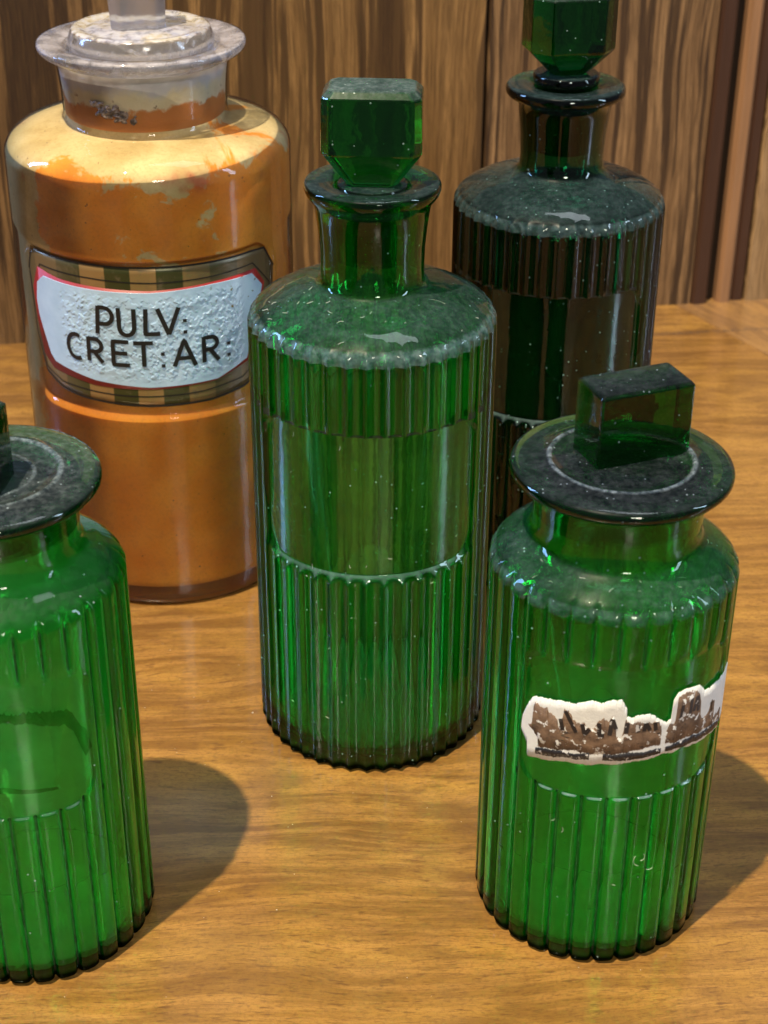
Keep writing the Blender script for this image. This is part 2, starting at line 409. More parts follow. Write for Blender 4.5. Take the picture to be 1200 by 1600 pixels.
def patch(name, top, bot, r, R, mat, parent, ds=.0002, rows=2, th=.00015, jag=0., disp=None, label=None):
    """sheet on a cylinder: top/bot are (s,z) outlines in metres, s single valued"""
    T = np.array(sorted(top)); B = np.array(sorted(bot))
    s0, s1 = max(T[0, 0], B[0, 0]), min(T[-1, 0], B[-1, 0])
    ns = max(3, int((s1 - s0) / ds)); s = np.linspace(s0, s1, ns)
    tz = np.interp(s, T[:, 0], T[:, 1]); bz = np.interp(s, B[:, 0], B[:, 1])
    if jag:
        def jn():
            q = np.zeros(ns)
            for st, am in ((24, 1.), (9, .7), (3, .6), (1, .45)):
                xs = np.arange(0, ns + st, st); q += am * np.interp(np.arange(ns), xs, rng.uniform(-1, 1, len(xs)))
            return q
        tz = tz + jn() * jag; bz = bz + jn() * jag * .6
    tz = np.maximum(tz, bz + .00005)
    t = np.linspace(0, 1, rows)[:, None]
    Z = bz[None] * (1 - t) + tz[None] * t; SS = np.broadcast_to(s[None], Z.shape)
    RR = np.full(Z.shape, r)
    if disp is not None: RR = RR + disp(SS, Z, t)
    # skirt rows back to the glass
    Z = np.vstack([Z[:1], Z, Z[-1:]]); SS = np.vstack([SS[:1], SS, SS[-1:]]); RR = np.vstack([np.full((1, ns), r - th), RR, np.full((1, ns), r - th)])
    V = np.stack([RR * np.sin(SS / R), -RR * np.cos(SS / R), Z], -1).reshape(-1, 3)
    n1, n2 = Z.shape; i = np.arange(n1 - 1)[:, None]; j = np.arange(n2 - 1)[None]
    a = i * n2 + j
    F = np.stack([a, a + 1, a + n2 + 1, a + n2], -1).reshape(-1, 4)
    return mesh(name, V, F, mat, parent, label=label)
def strokes(name, lines, width, r, R, mat, parent, label=None, step=.0006):
    """flat painted strokes on a cylinder"""
    V, F = [], []
    for pl in lines:
        pts = []
        for (a, b) in zip(pl[:-1], pl[1:]):
            n = max(1, int(math.dist(a, b) / step))
            pts += [(a[0] + (b[0] - a[0]) * k_ / n, a[1] + (b[1] - a[1]) * k_ / n) for k_ in range(n)]
        pts.append(pl[-1]); base = len(V); m = len(pts)
        for i, p in enumerate(pts):
            q0 = pts[max(0, i - 1)]; q1 = pts[min(m - 1, i + 1)]; dx, dz = q1[0] - q0[0], q1[1] - q0[1]; L_ = math.hypot(dx, dz) or 1
            nx, nz = -dz / L_ * width / 2, dx / L_ * width / 2
            V.append(cylpt(p[0] + nx, p[1] + nz, r, R)); V.append(cylpt(p[0] - nx, p[1] - nz, r, R))
        for i in range(m - 1): F.append([base + 2 * i, base + 2 * i + 1, base + 2 * i + 3, base + 2 * i + 2])
    return mesh(name, V, F, mat, parent, smooth=False, label=label)
mm = lambda L_: [(a / 1000, b / 1000) for a, b in L_]

# ------------------------------------------------------------------ tall bottles (centre and back)
def tall_bottle(loc, mat, film_mat, fade_rot, lip, stopper, label, s0, phase):
    root = empty('ribbed_bottle', loc); tag(root, label, 'bottle', 'green ribbed glass pharmacy bottles')
    R, h1 = .038, .1459
    foot = [(1e-5, .0016), (.028, .0013), (.0335, .0002), (.0355, 0), (.0368, .0004), (.0377, .0013), (.038, .0026)]
    up = [(.03785, .1470, .85), (.0374, .1482, .55), (.0366, .1494, .25), (.035, .1509, 0), (.031, .1532, 0), (.026, .1553, 0), (.021, .1568, 0),
          (.0175, .1577, 0), (.0161, .1586, 0), (.01555, .1600, 0), (.0155, .164, 0), (.0157, .170, 0), (.0164, .177, 0), (.0172, .1822, 0)]
    if lip == 'wide':
        up += [(.0178, .1836, 0), (.0187, .1846, 0), (.0196, .1858, 0), (.0201, .1872, 0), (.0201, .1884, 0), (.0197, .1891, 0), (.019, .1894, 0), (.0135, .1889, 0), (.0115, .1884, 0)]
    else:
        up = up[:9] + [(.0148, .1600, 0), (.0147, .164, 0), (.0151, .172, 0), (.0160, .1800, 0), (.0166, .1842, 0), (.0182, .1848, 0), (.0200, .1851, 0), (.0207, .1860, 0), (.0208, .1872, 0),
              (.0204, .1884, 0), (.0194, .1890, 0), (.0150, .1888, 0), (.0115, .1884, 0)]
    inn = [(.0108, .1874), (.0105, .180), (.0105, .166), (.0115, .1595), (.0150, .1560), (.024, .1525), (.031, .1486), (.0329, .1455), (.0336, .141),
           (.0337, .08), (.0336, .012), (.0331, .0066), (.0314, .0046), (.027, .0038), (1e-5, .0038)]
    ribbed('body', R, h1, foot, up, inn, mat, root, 42, .0014, 1.8, 'flute', (s0, .0405, .0757, .1236, .009, -.0026, .0004), NA=750, phase=phase, ledge=.0025)
    fl = [(.0333, .0125), (.0333, .08), (.0333, .1408), (.0325, .1448), (.0308, .1478), (.024, .1517), (.0155, .1551)]
    lathe('residue_or_liner', fl, film_mat, root)  # in the back bottle this is the added dark liner
    st = lathe('stopper', [(1e-5, .1660), (.0085, .1660), (.0100, .1668), (.0103, .1885)] + stopper['collar'] + [(1e-5, stopper['collar'][-1][1])], mat, root)
    ring_block('stopper_head', stopper['rings'], stopper['mat'], st, rz=stopper['rz'])
    return root
G_c = green_glass('green_glass_centre', (.03, .83, .30), 500, .24, .15, 1, steps=[(.1222, .1248, .0355, .0375, 1.)], dc=((.05, .12, .13), (.24, .38, .40)), rings=[(.0368, .1460, .0022, .5)])
G_b = green_glass('green_glass_back', (.03, .66, .46), 620, .10, .16, 5, dc=((.05, .12, .13), (.22, .36, .40)), steps=[(.1226, .1246, .0356, .0374, 1.)], rings=[(.0368, .1462, .0016, .3)])
F_c = film('faint_residue', .025, (.75, .8, .7), seed=2)
F_b = film('dark_liner', .95, (.008, .022, .018), seed=4, vmin=.8)  # near-black liner added inside to darken the back bottle
C = (-.0039, .4628, 0); B = (.0622, .5684, 0)
G_cs = green_glass('stopper_glass_centre', (.03, .80, .32), 300, .10, .40, 31)
G_bs = green_glass('stopper_glass_back', (.04, .74, .40), 300, .08, .30, 33)
centre = tall_bottle(C, G_c, F_c, 0, 'wide',
    dict(collar=[(.0100, .1886), (.0085, .1889), (.0072, .1890)], mat=G_cs, rz=R_(-3),
         rings=[(.1890, .0074, .0055, .002), (.1945, .0112, .0075, .0022), (.1992, .0145, .0092, .0024), (.2150, .0143, .0092, .0024), (.2172, .0122, .0072, .0020)]),
    'tall green ribbed bottle in the centre with a square faceted stopper', -.001, .25)
back = tall_bottle(B, G_b, F_b, 0, 'flat',
    dict(collar=[(.0112, .1892), (.0115, .1900), (.0115, .1922), (.0109, .1928), (.0100, .1930)], mat=G_bs, rz=R_(12),
         rings=[(.1928, .0060, .0050, .002), (.1955, .0088, .0080, .0035), (.2015, .0150, .0118, .0058), (.2190, .0150, .0118, .0058), (.2212, .0128, .0096, .0048)]),
    'darkest green ribbed bottle standing at the back against the wall with a faceted stopper', -.006, .6)

# ------------------------------------------------------------------ wide jars (front right and front left)
def wide_jar(loc, mat, film_mat, lid_mat, s0, phase, label, handle_loc, handle_rz):
    root = empty('ribbed_jar', loc); tag(root, label, 'jar', 'green ribbed glass jars with flanged lids')
    R, h1 = .0331, .1150
    foot = [(1e-5, .0016), (.024, .0013), (.0290, .0002), (.0308, 0), (.0320, .0005), (.0327, .0014), (.0331, .0028)]
    up = [(.0331, .1158, .95), (.03295, .1166, .7), (.0324, .1176, .35), (.0314, .1189, .1), (.0295, .1204, 0), (.0265, .1222, 0), (.0240, .1236, 0), (.0227, .1248, 0), (.02215, .1262, 0),
          (.0221, .129, 0), (.0224, .134, 0), (.0229, .1385, 0), (.0232, .1402, 0), (.0229, .1408, 0), (.0205, .1409, 0)]
    inn = [(.0198, .1403), (.0196, .134), (.0194, .127), (.0200, .1225), (.0225, .1200), (.0262, .1178), (.0288, .1150), (.0298, .111), (.0299, .08), (.0299, .0075), (.0295, .0048), (.0280, .0033),
           (.024, .0029), (1e-5, .0029)]
    ribbed('body', R, h1, foot, up, inn, mat, root, 30, .0024, 4.6, 'reed', (s0, .0315, .0600, .1015, .008, -.0008, .0004), NA=750, phase=phase, topl=.0024)
    fl = [(.0289, .0042), (.0293, .0052), (.0296, .0078), (.0296, .08), (.0296, .1108), (.0286, .1145), (.0260, .1171), (.0222, .1194), (.0197, .1220)]
    P = np.array(fl); ang = np.linspace(R_(124), R_(238), 110)[None] + rng.uniform(-.012, .012, (len(P), 1))
    V = np.stack([P[:, :1] * np.sin(ang), -P[:, :1] * np.cos(ang), np.repeat(P[:, 1:], 110, 1)], -1).reshape(-1, 3)
    i = np.arange(len(P) - 1)[:, None]; j = np.arange(109)[None]; a_ = i * 110 + j
    rs_ = mesh('residue_or_liner', V, np.stack([a_, a_ + 1, a_ + 111, a_ + 110], -1).reshape(-1, 4), film_mat, root)
    lathe('floor_residue', [(1e-5, .0031), (.0238, .0031), (.0277, .0035), (.0286, .0040)], film_mat, rs_, NA=96)
    lid = lathe('lid', [(1e-5, .1290), (.0150, .1290), (.0180, .1300), (.0189, .1412), (.0235, .1414), (.0262, .1413), (.0281, .1417), (.02885, .1428), (.0289, .1439), (.0284, .1448), (.0272, .1453),
         (.0240, .1455), (.0200, .1456), (.0192, .1460), (.0186, .1461), (.0180, .1457), (.0165, .1449), (.0135, .1445), (.0125, .1449), (.0105, .1450), (.006, .1448), (1e-5, .1448)], lid_mat, root, NA=200)
    ring_block('handle', [(.1436, .0134, .0070, .0004), (.1643, .0134, .0070, .0004), (.1652, .0126, .0062, .0006)], lid_mat, lid, loc=handle_loc, rz=handle_rz)
    return root
G_r = green_glass('green_glass_right', (.02, .85, .24), 560, .48, .16, 9, dc=((.05, .12, .13), (.24, .38, .40)), ledge_amt=.8, steps=[(.0588, .0612, .0306, .0320, 1.), (.003, .114, .0302, .0317, .75)], rings=[(.0322, .1155, .0014, .22)])
G_l = green_glass('green_glass_left', (.02, .87, .22), 470, .47, .10, 13, ledge_amt=.35, steps=[(.0588, .0612, .0306, .0320, 1.), (.003, .116, .0302, .0317, .85)])
G_rl = green_glass('lid_glass_right', (.05, .74, .30), 430, .16, .11, 17, spk=.945, dc=((.035, .055, .08), (.26, .33, .40)), rings=[(.0187, .1445, .0011, .8)])
G_ll = green_glass('lid_glass_left', (.05, .70, .34), 460, .14, .22, 21, dc=((.045, .07, .09), (.30, .38, .42)), rings=[(.0187, .1445, .0014, .7), (.0120, .1440, .0010, .5)])
F_r = film('pale_residue', 1.0, (.92, .97, .76), seed=7, vmin=.7, lit_fade=(.078, .056, .04))
F_l = film('chalky_residue', 1.0, (.92, .97, .82), seed=11, vmin=.75)
RJ = (.0612, .3738, 0); LJ = (-.1005, .3640, 0)
right = wide_jar(RJ, G_r, F_r, G_rl, .004, .2, 'green ribbed jar at front right with a torn paper label and block handled lid', (.0030, .0062, 0), R_(21.5))
left = wide_jar(LJ, G_l, F_l, G_ll, -.004, .55, 'green ribbed jar at front left, half out of the picture, with dusty flanged lid', (-.0072, -.0035, 0), R_(-6))

# torn paper label on the right jar
WT = [(-27.19,77.11),(-26.88,80.46),(-25.45,84.39),(-23.61,88.28),(-19.66,89.62),(-16.36,89.99),(-13.73,90.4),(-11.68,90.53),(-8.28,92.23),(-4.57,91.87),(-3.18,92.92),(0.02,92.75),(1.54,90.6),(1.6,87.85),(3.17,87.46),(4.56,88.03),(7.48,88.08),(10.17,86.4),(12.57,84.77),(14.2,85.05),(14.4,91.0),(15.65,93.28),(19.59,92.99),(22.95,92.99),(25.34,89.8),(31.43,89.11),(36.03,88.96),(41,89.24)]
WBt = [(-27.15,76.5),(-26.16,74.49),(-24.9,72.89),(-24.7,68.6),(-19.85,69.34),(-15.69,70.75),(-10.44,71.44),(-3.66,72.17),(0.83,72.52),(2.92,72.94),(6.56,73.3),(12.7,74.04),(15.35,73.19),(18.87,74.1),(24.61,72.9),(29.92,72.63),(36.62,71.37),(41,72.45)]
BT1 = [(-24.76,78.76),(-23.7,79.4),(-23.5,84.66),(-22.91,87.07),(-20.87,85.69),(-19.44,86.0),(-18.51,84.83),(-17.14,85.06),(-16.22,83.54),(-15.82,81.49),(-15.4,83.08),(-15.1,85.02),(-14.9,84.95),(-14.52,88.31),(-13.01,87.24),(-11.85,85.25),(-10.29,84.72),(-9.06,85.31),(-8.22,83.93),(-6.45,83.62),(-5.64,86.22),(-4.49,87.29),(-2.73,86.83),(-1.95,87.96),(-0.9,85.69),(-0.64,81.97),(0.65,81.35),(1.1,82.9),(1.4,86.93),(2.32,85.66),(3.33,85.6),(3.8,84.77),(4.75,85.82),(6.69,85.87),(9.96,85.86),(11.2,84.35),(11.6,82.3)]
BB1 = [(-24.8,78.45),(-23.08,77.4),(-21.6,75.66),(-21.4,73.03),(-18.65,73.41),(-10.69,75.21),(-7.14,75.35),(-3.17,75.87),(2.63,76.55),(7.48,77.04),(11.6,77.35)]
BT2 = [(13.01,81.85),(13.67,83.43),(15.57,83.99),(15.7,88.44),(15.8,92.48),(18.15,92.11),(21.91,91.4),(23.53,89.23),(24.39,86.17),(24.71,81.86),(26.13,80.52),(28.55,81.58),(29.91,84.73),(31.56,84.0),(31.97,77.75),(37.5,76.66)]
BB2 = [(13.0,77.87),(15.51,77.0),(21.84,76.89),(30.41,75.27),(37.6,73.6)]
def paper_mats():
    N = NT('torn_paper'); v = N.coord(); n = N.noise(v, 300, 5, .6)
    f = N.noise(v, 1500, 3, .7)
    paper = N.fin(N.pbr(N.mix(n, (.60, .64, .66), (.84, .85, .83)), .85, N.bump(f, .5, .0003)))
    N = NT('brown_print'); v = N.coord(); n = N.noise(v, 260, 6, .7); h = N.noise(N.coord(scale=(1, 1, 3)), 350, 5, .7)
    c = N.mix(N.mr(n, .3, .7), (.075, .048, .035), (.24, .155, .10))
    c = N.mix(N.mr(h, .60, .66), c, (.02, .018, .02))
    c = N.mix(N.mr(N.noise(v, 380, 5, .65), .585, .60), c, (.72, .74, .74))
    br = N.fin(N.pbr(c, .6, N.bump(h, .5, .0003)))
    N = NT('black_print'); v = N.coord(); n = N.noise(v, 500, 4, .6)
    bk = N.fin(N.pbr(N.mix(N.mr(n, .60, .63), (.012, .012, .016), (.5, .5, .5)), .45))
    return paper, br, bk
M_paper, M_brown, M_black = paper_mats()
Rj = .0331
lab = patch('label', mm(WT), mm(WBt), Rj + .00012, Rj, M_paper, right, rows=8, th=.0002, jag=.00034, ds=.00012, label='torn white paper label with brown and black print')
patch('brown_band', mm(BT1), mm(BB1), Rj + .00017, Rj, M_brown, lab, rows=4, th=.0001, jag=.0006, ds=.00012)
patch('brown_band', mm(BT2), mm(BB2), Rj + .00017, Rj, M_brown, lab, rows=4, th=.0001, jag=.0006, ds=.00012)
def bar(pts_t, pts_b): patch('black_rule', mm(pts_t), mm(pts_b), Rj + .00022, Rj, M_black, lab, rows=2, th=.00005, jag=.00028, ds=.00012)
bar([(-22.1,72.43),(-14,74.3),(-7.16,75.4)], [(-22.1,70.25),(-14,72.3),(-7.16,73.28)])
bar([(-3.67,75.6),(4.1,75.9),(11.9,76.5)], [(-3.7,73.59),(4.3,73.92),(11.9,74.69)])
bar([(13.2,76.4),(21.9,76.4),(29,75.6),(34.05,74.5),(38,73.4)], [(13.2,74.7),(21.9,74.1),(29,73.2),(34.7,72.33),(38,71.9)])
for pl in ([(-15.4,84.6),(-14.6,81.2)], [(-14.2,87.5),(-11.0,81.5)], [(-9.6,84.6),(-8.8,81.3),(-7.6,83.4)], [(-5.3,85.6),(-5.0,81.6),(-3.8,81.8)], [(-2.0,87.2),(-2.4,81.9)], [(-1.9,87),(-.9,84.0)],
           [(1.9,86.0),(1.8,82.6)], [(4.6,85.2),(4.9,82.8)], [(6.9,85.4),(6.5,82.9)], [(6.9,85.4),(8.2,83)], [(9.4,85.3),(9.8,82.6)],
           [(17.6,88.3),(17.2,83.8)], [(20.5,89.3),(20.3,84.6)], [(22.6,89.5),(23.4,84.2)], [(22.4,89.2),(21.6,84.8)], [(29.6,83.9),(29.9,80.4)]):
    strokes('printed_letter', [mm(pl)], .0011, Rj + .00028, Rj, M_black, lab)

# worn gum outline of a lost label on the left jar
N = NT('gum_stain'); v = N.coord(); n = N.noise(v, 350, 6, .7)
gs = N.n('ShaderNodeBsdfTransparent').outputs[0]; N.l(N.mix(n, (.32, .32, .20), (.70, .68, .52)), gs.node.inputs[0]); tr_ = N.n('ShaderNodeBsdfTransparent')
M_gum = N.fin(N.mixs(N.math('MULTIPLY', N.mr(n, .25, .50, .45, 1.), .85), tr_.outputs[0], gs))
LRt = [(-24,90.5),(-15,93),(-4,94.6),(4.68,94.95),(9.82,94.4),(15.16,93.36),(22.45,90.8),(24.01,87.66),(26.6,82.75),(27.5,77.41)]
LRb = [(-24,87.5),(-15,89.6),(-4,91),(4.29,91.33),(12.09,90.2),(20.29,87.53),(22.71,84.2),(23.82,79.5),(25.2,74.4),(27.5,76.9)]
gum = patch('label_residue', mm(LRt), mm(LRb), .0331 + .00012, .0331, M_gum, left, rows=4, th=0, jag=.0008, label='dark gum outline of a lost label')
patch('lower_edge', mm([(-20,70.6),(2.04,71.2),(10,70),(16.85,68.4)]), mm([(-20,69),(1.9,69.5),(10.77,68.2),(16.8,67.6)]), .0331 + .00012, .0331, M_gum, gum, rows=2, th=0, jag=.0002)

# dust hairs
def on_body(s, z, R): a = s / R; n = (math.sin(a), -math.cos(a), 0); return ((n[0] * R, n[1] * R, z), n)
fs = []
for s, z, ln, cu in ((8, 40, 4.5, 1.8), (9.5, 38, 3.2, 2.4), (11.5, 34.5, 2.2, 2), (-13, 47, 2, 2), (-16, 50, 1.6, 1), (3, 30, 1, 1)):
    p, n = on_body(s / 1000, z / 1000, .0331); fs.append((p, n, ln / 1000, cu))
for i in range(14):
    a = random.uniform(-1.4, 1.4); r = random.uniform(.0238, .031); fs.append(((r * math.sin(a), -r * math.cos(a), .1238 - (r - .0238) * .72), (.25 * math.sin(a), -.25 * math.cos(a), 1), random.uniform(.0006, .0022), random.uniform(0, 2.5)))
fibres(right, fs)
fs = [((.0215, -.0120, .1556), (.25, -.1, 1), .0050, 1.1)]
for i in range(20):
    a = random.uniform(-1.5, 1.5); r = random.uniform(.019, .035); z = .1575 - (r - .019) ** 1.5 * 3.0; fs.append(((r * math.sin(a), -r * math.cos(a), z + .0002), (.3 * math.sin(a), -.3 * math.cos(a), 1), random.uniform(.0006, .0024), random.uniform(0, 2.2)))
for i in range(16):
    p, n = on_body(random.uniform(-.03, .03), random.uniform(.02, .14), .0381); fs.append((p, n, random.uniform(.0005, .0018), random.uniform(0, 2)))
fibres(centre, fs)

# ------------------------------------------------------------------ powder jar with painted label
O = (-.0850, .5749, 0)
pj = empty('powder_jar', O); tag(pj, 'large clear glass jar of orange powder with white lettered enamel label', 'jar')
RO = .0507
GL = clear_glass('clear_glass_body', 0, .012, up=.0)
GN = clear_glass('clear_glass_neck', 3, .34, (.50, .50, .56), up=.40)
GS = clear_glass('clear_glass_stopper', 6, .42, (.66, .66, .74), up=.30)
foot = [(1e-5, .002), (.040, .0018), (.0455, .0003), (.0475, 0), (.0492, .0006), (.0502, .0018), (.0507, .0038)]
up = [(.0506, .1652, 0), (.0501, .1670, 0), (.0492, .1686, 0), (.0478, .1702, 0), (.0455, .1718, 0), (.042, .1731, 0), (.036, .1742, 0), (.0320, .1748, 0), (.0297, .1753, 0), (.02885, .1762, 0),
      (.0288, .180, 0), (.0291, .187, 0), (.0298, .1935, 0), (.0304, .1962, 0), (.0325, .1972, 0), (.0348, .1984, 0), (.0360, .1996, 0), (.0363, .2009, 0), (.0360, .2019, 0), (.0350, .2023, 0), (.0300, .2016, 0), (.0272, .2010, 0)]
inn = [(.0262, .2003), (.0258, .1975)]
ribbed('body', RO, .164, foot, up, inn, GL, pj, 40, 0., 2.0, 'flute', (.003, .0530, .0805, .1385, .010, -.0014, .0012), NA=480)
# powder and the coat it left on the inside of the glass
N = NT('orange_powder')
v = N.coord(); p3 = N.sep(v)
n1 = N.noise(v, 26, 6, .62, .5); n2 = N.noise(v, 60, 5, .6); n3 = N.noise(v, 240, 4, .6)
org = N.mix(N.mr(n2, .3, .7), (.68, .225, .012), (.80, .335, .030))
org = N.mix(N.math('MULTIPLY', N.mr(n3, .45, .75), .35), org, (.46, .125, .012))
cream = N.mix(N.mr(n2, .3, .7), (.50, .39, .17), (.68, .56, .30))
side = N.mr(p3[0], -.028, -.046)                       # the wall side facing away from the heap keeps a thin coat
upz = N.mr(p3[2], .158, .176)
mask = N.math('ADD', N.math('ADD', N.math('MULTIPLY', side, .46), N.math('MULTIPLY', upz, .30)), N.math('MULTIPLY', N.math('SUBTRACT', n1, .5), 1.3))
bandz = N.math('MULTIPLY', N.mr(p3[2], .128, .142), .06)
mask = N.math('SUBTRACT', N.math('ADD', mask, bandz), N.mr(p3[2], .132, .118, 0., .16))
c = N.mix(N.mr(mask, .17, .215), org, cream)
olive = N.mr(p3[0], -.036, -.0475)
c = N.mix(N.math('MULTIPLY', olive, .75), c, (.30, .25, .09))
red = N.math('MULTIPLY', N.mr(N.noise(v, 55, 3, .5), .55, .68), N.mr(N.math('ABSOLUTE', N.math('SUBTRACT', p3[2], .166)), .006, .001))
c = N.mix(N.math('MULTIPLY', red, .75), c, (.50, .085, .03))
c = N.mix(N.mr(N.noise(v, 700, 2, .5), .735, .75), c, (.05, .03, .02))
c = N.mix(N.math('MULTIPLY', N.mr(N.noise(v, 900, 4, .7), .45, .7), .25), c, (.30, .12, .02))
M_pow = N.fin(N.pbr(c, .8))
lathe('powder', [(1e-5, .0050), (.040, .0050), (.0455, .0062), (.0490, .0080), (.0500, .011), (.0502, .07), (.0502, .0780), (.0488, .0825), (.0488, .1372), (.0502, .1405), (.0502, .164),
     (.0497, .1664), (.0485, .1684), (.0462, .1702), (.0425, .1717), (.036, .1732), (.0308, .1740), (.0280, .1744), (.0270, .1765), (.0268, .1805), (1e-5, .1805)], M_pow, pj, NA=96)
# neck lining and frosted outer neck
N = NT('neck_coating'); v = N.coord(); p3 = N.sep(v); n1 = N.noise(v, 70, 6, .65); n2 = N.noise(v, 220, 5, .65)
zz = N.math('ADD', p3[2], N.math('MULTIPLY', N.math('SUBTRACT', n1, .5), .016))
c = N.mix(N.mr(zz, .1835, .1852), (.55, .20, .045), N.mix(n2, (.62, .50, .30), (.80, .72, .55)))
c = N.mix(N.mr(zz, .1885, .1925), c, N.mix(n2, (.48, .45, .47), (.64, .62, .66)))
dk = N.math('MULTIPLY', N.mr(n2, .60, .68), N.mr(N.math('ABSOLUTE', N.math('SUBTRACT', zz, .1865)), .004, .001))
c = N.mix(N.math('MULTIPLY', dk, .8), c, (.12, .035, .015))
M_neck = N.fin(N.pbr(c, .55, N.bump(n2, .4, .0005)))
lathe('neck_lining', [(.0272, .1768), (.0280, .1775), (.0281, .182), (.0284, .187), (.0291, .1932), (.0296, .1958)], M_neck, pj, NA=128)
lathe('lip_bloom', [(.0305, .19635), (.0326, .19735), (.0347, .19855), (.03585, .19975), (.0361, .2009), (.03585, .2017), (.0349, .2021), (.0300, .2014), (.0273, .2008)], 
      (lambda N: N.fin(N.mixs(N.mr(N.noise(N.coord(), 150, 6, .65), .35, .65, .15, .70), N.n('ShaderNodeBsdfTransparent').outputs[0], N.pbr((.56, .55, .64), .25))))(NT('grey_bloom')), pj, NA=128)
# dried dirt crust on the neck
def crust():
    V, F = [], []
    for q in range(46):
        s = random.gauss(-.0078, .0042); z = .1836 - (s + .0078) * .22 + random.gauss(0, .0010)
        s = max(-.016, min(.001, s)); z = max(.1808, min(.1866, z))
        r = .02905 + random.uniform(0, .0004) ; L_ = random.uniform(.0008, .0022); wd = random.uniform(.0005, .0013); a = random.uniform(-.9, .9)
        n0 = len(V); m = 7
        for i in range(m):
            t = i / m * 6.283; rr = random.uniform(.6, 1.1); ds, dz = math.cos(t) * L_ * rr, math.sin(t) * wd * rr
            V.append(cylpt(s + ds * math.cos(a) - dz * math.sin(a), z + ds * math.sin(a) + dz * math.cos(a), r, .029))
        V.append(cylpt(s, z, r + random.uniform(.0002, .0006), .029))
        for i in range(m): F.append([n0 + i, n0 + (i + 1) % m, n0 + m])
    N = NT('dirt'); n = N.noise(N.coord(), 600, 4, .7)
    o = mesh('dirt_crust', V, F, N.fin(N.pbr(N.mix(N.mr(n, .35, .7), (.03, .018, .014), (.22, .17, .15)), .7)), pj, smooth=False); o['kind'] = 'stuff'
crust()
# stopper : frosted disc with a faceted knob
N = NT('stopper_frost'); v = N.coord(); n1 = N.noise(v, 55, 5, .6, .6); n2 = N.noise(v, 300, 4, .6)
p3 = N.sep(v)
c = N.mix(N.mr(n1, .40, .60), (.46, .46, .54), (.64, .55, .36)); c = N.mix(N.mr(n2, .4, .7), c, (.72, .72, .76))
gg = N.n('ShaderNodeNewGeometry'); nz = N.sep(gg.outputs['Normal'])[2]
c = N.mix(N.mr(nz, .7, .3), c, (.42, .42, .48))
bb = N.bump(n1, .3, .0008); gq = N.n('ShaderNodeBsdfGlass'); gq.inputs['Roughness'].default_value = .12; gq.inputs['Color'].default_value = (.93, .94, .97, 1); N.l(bb, gq.inputs['Normal'])
M_fr = N.fin(N.mixs(N.mr(N.math('ADD', n2, N.mr(nz, .5, 1., -.15, .12)), .32, .62, .10, .72), gq.outputs[0], N.pbr(c, .25, bb, **{'Coat Weight': .6, 'Coat Roughness': .06})))
so = lathe('stopper', [(1e-5, .1850), (.0240, .1850), (.0252, .2012), (.0253, .2025), (.0247, .2040), (.0242, .2052), (.0238, .2060), (.0228, .2065), (.0205, .2063), (.0190, .2056), (.0175, .2060), (.0120, .2066), (1e-5, .2068)], M_fr, pj, NA=128)
N = NT('knob_glass'); b = N.bump(N.noise(N.coord(), 120, 3, .5), .4, .0008)
gl = N.n('ShaderNodeBsdfGlass'); gl.inputs['IOR'].default_value = 1.5; gl.inputs['Color'].default_value = (.93, .94, .97, 1); gl.inputs['Roughness'].default_value = .12; N.l(b, gl.inputs['Normal'])
M_knob = N.fin(N.mixs(.18, gl.outputs[0], N.pbr((.52, .52, .58), .3)))
ring_block('knob', [(.2062, .0092, .0075, .0030), (.2300, .0105, .0085, .0034), (.2330, .0088, .0068, .0028)], M_knob, so, loc=(-.0005, -.0015, 0), rz=R_(8))

# enamel label in the recess
Rl = .0493
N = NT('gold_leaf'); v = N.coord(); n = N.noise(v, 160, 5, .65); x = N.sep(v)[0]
st = N.math('SINE', N.math('MULTIPLY', N.math('ADD', x, .0022), 2 * math.pi / .0178))  # reflections of the surroundings painted into the leaf as stripes
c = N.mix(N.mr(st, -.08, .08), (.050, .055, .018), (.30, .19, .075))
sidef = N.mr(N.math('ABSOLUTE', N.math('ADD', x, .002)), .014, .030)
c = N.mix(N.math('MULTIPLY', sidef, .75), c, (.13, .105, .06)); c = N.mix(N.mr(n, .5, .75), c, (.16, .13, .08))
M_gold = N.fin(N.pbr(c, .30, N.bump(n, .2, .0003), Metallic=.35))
N = NT('black_line'); M_line = N.fin(N.pbr((.006, .006, .006), .5))
N = NT('red_enamel'); n = N.noise(N.coord(), 300, 4, .6); M_red = N.fin(N.pbr(N.mix(n, (.20, .006, .008), (.36, .020, .02)), .45))
N = NT('white_enamel'); v = N.coord(); n = N.noise(v, 140, 4, .6)
c = N.mix(n, (.30, .47, .68), (.48, .67, .88))
spx = N.sep(v); spots = N.math('MULTIPLY', N.mr(N.noise(v, 330, 4, .6), .63, .66), N.mr(spx[0], .020, .030))
c = N.mix(spots, c, (.13, .11, .04))
M_wh = N.fin(N.pbr(c, .22, **{'Coat Weight': .4, 'Coat Roughness': .05}))
gt = [(-48.5,128),(-45,137.4),(-30,137.2),(5,137),(43,136.6),(50,135.8),(56,128)]; gb = [(-48.5,128),(-45.5,100),(-42,90),(-34,86.2),(-24,85),(2,84),(24,84.3),(38,86),(48,90),(54,110),(56,127.5)]
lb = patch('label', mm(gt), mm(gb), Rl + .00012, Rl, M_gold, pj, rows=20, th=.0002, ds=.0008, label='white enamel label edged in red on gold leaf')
et = [(-49,130),(-45,138.2),(-30,138.0),(5,137.8),(43,137.4),(50.5,136.6),(57,128)]
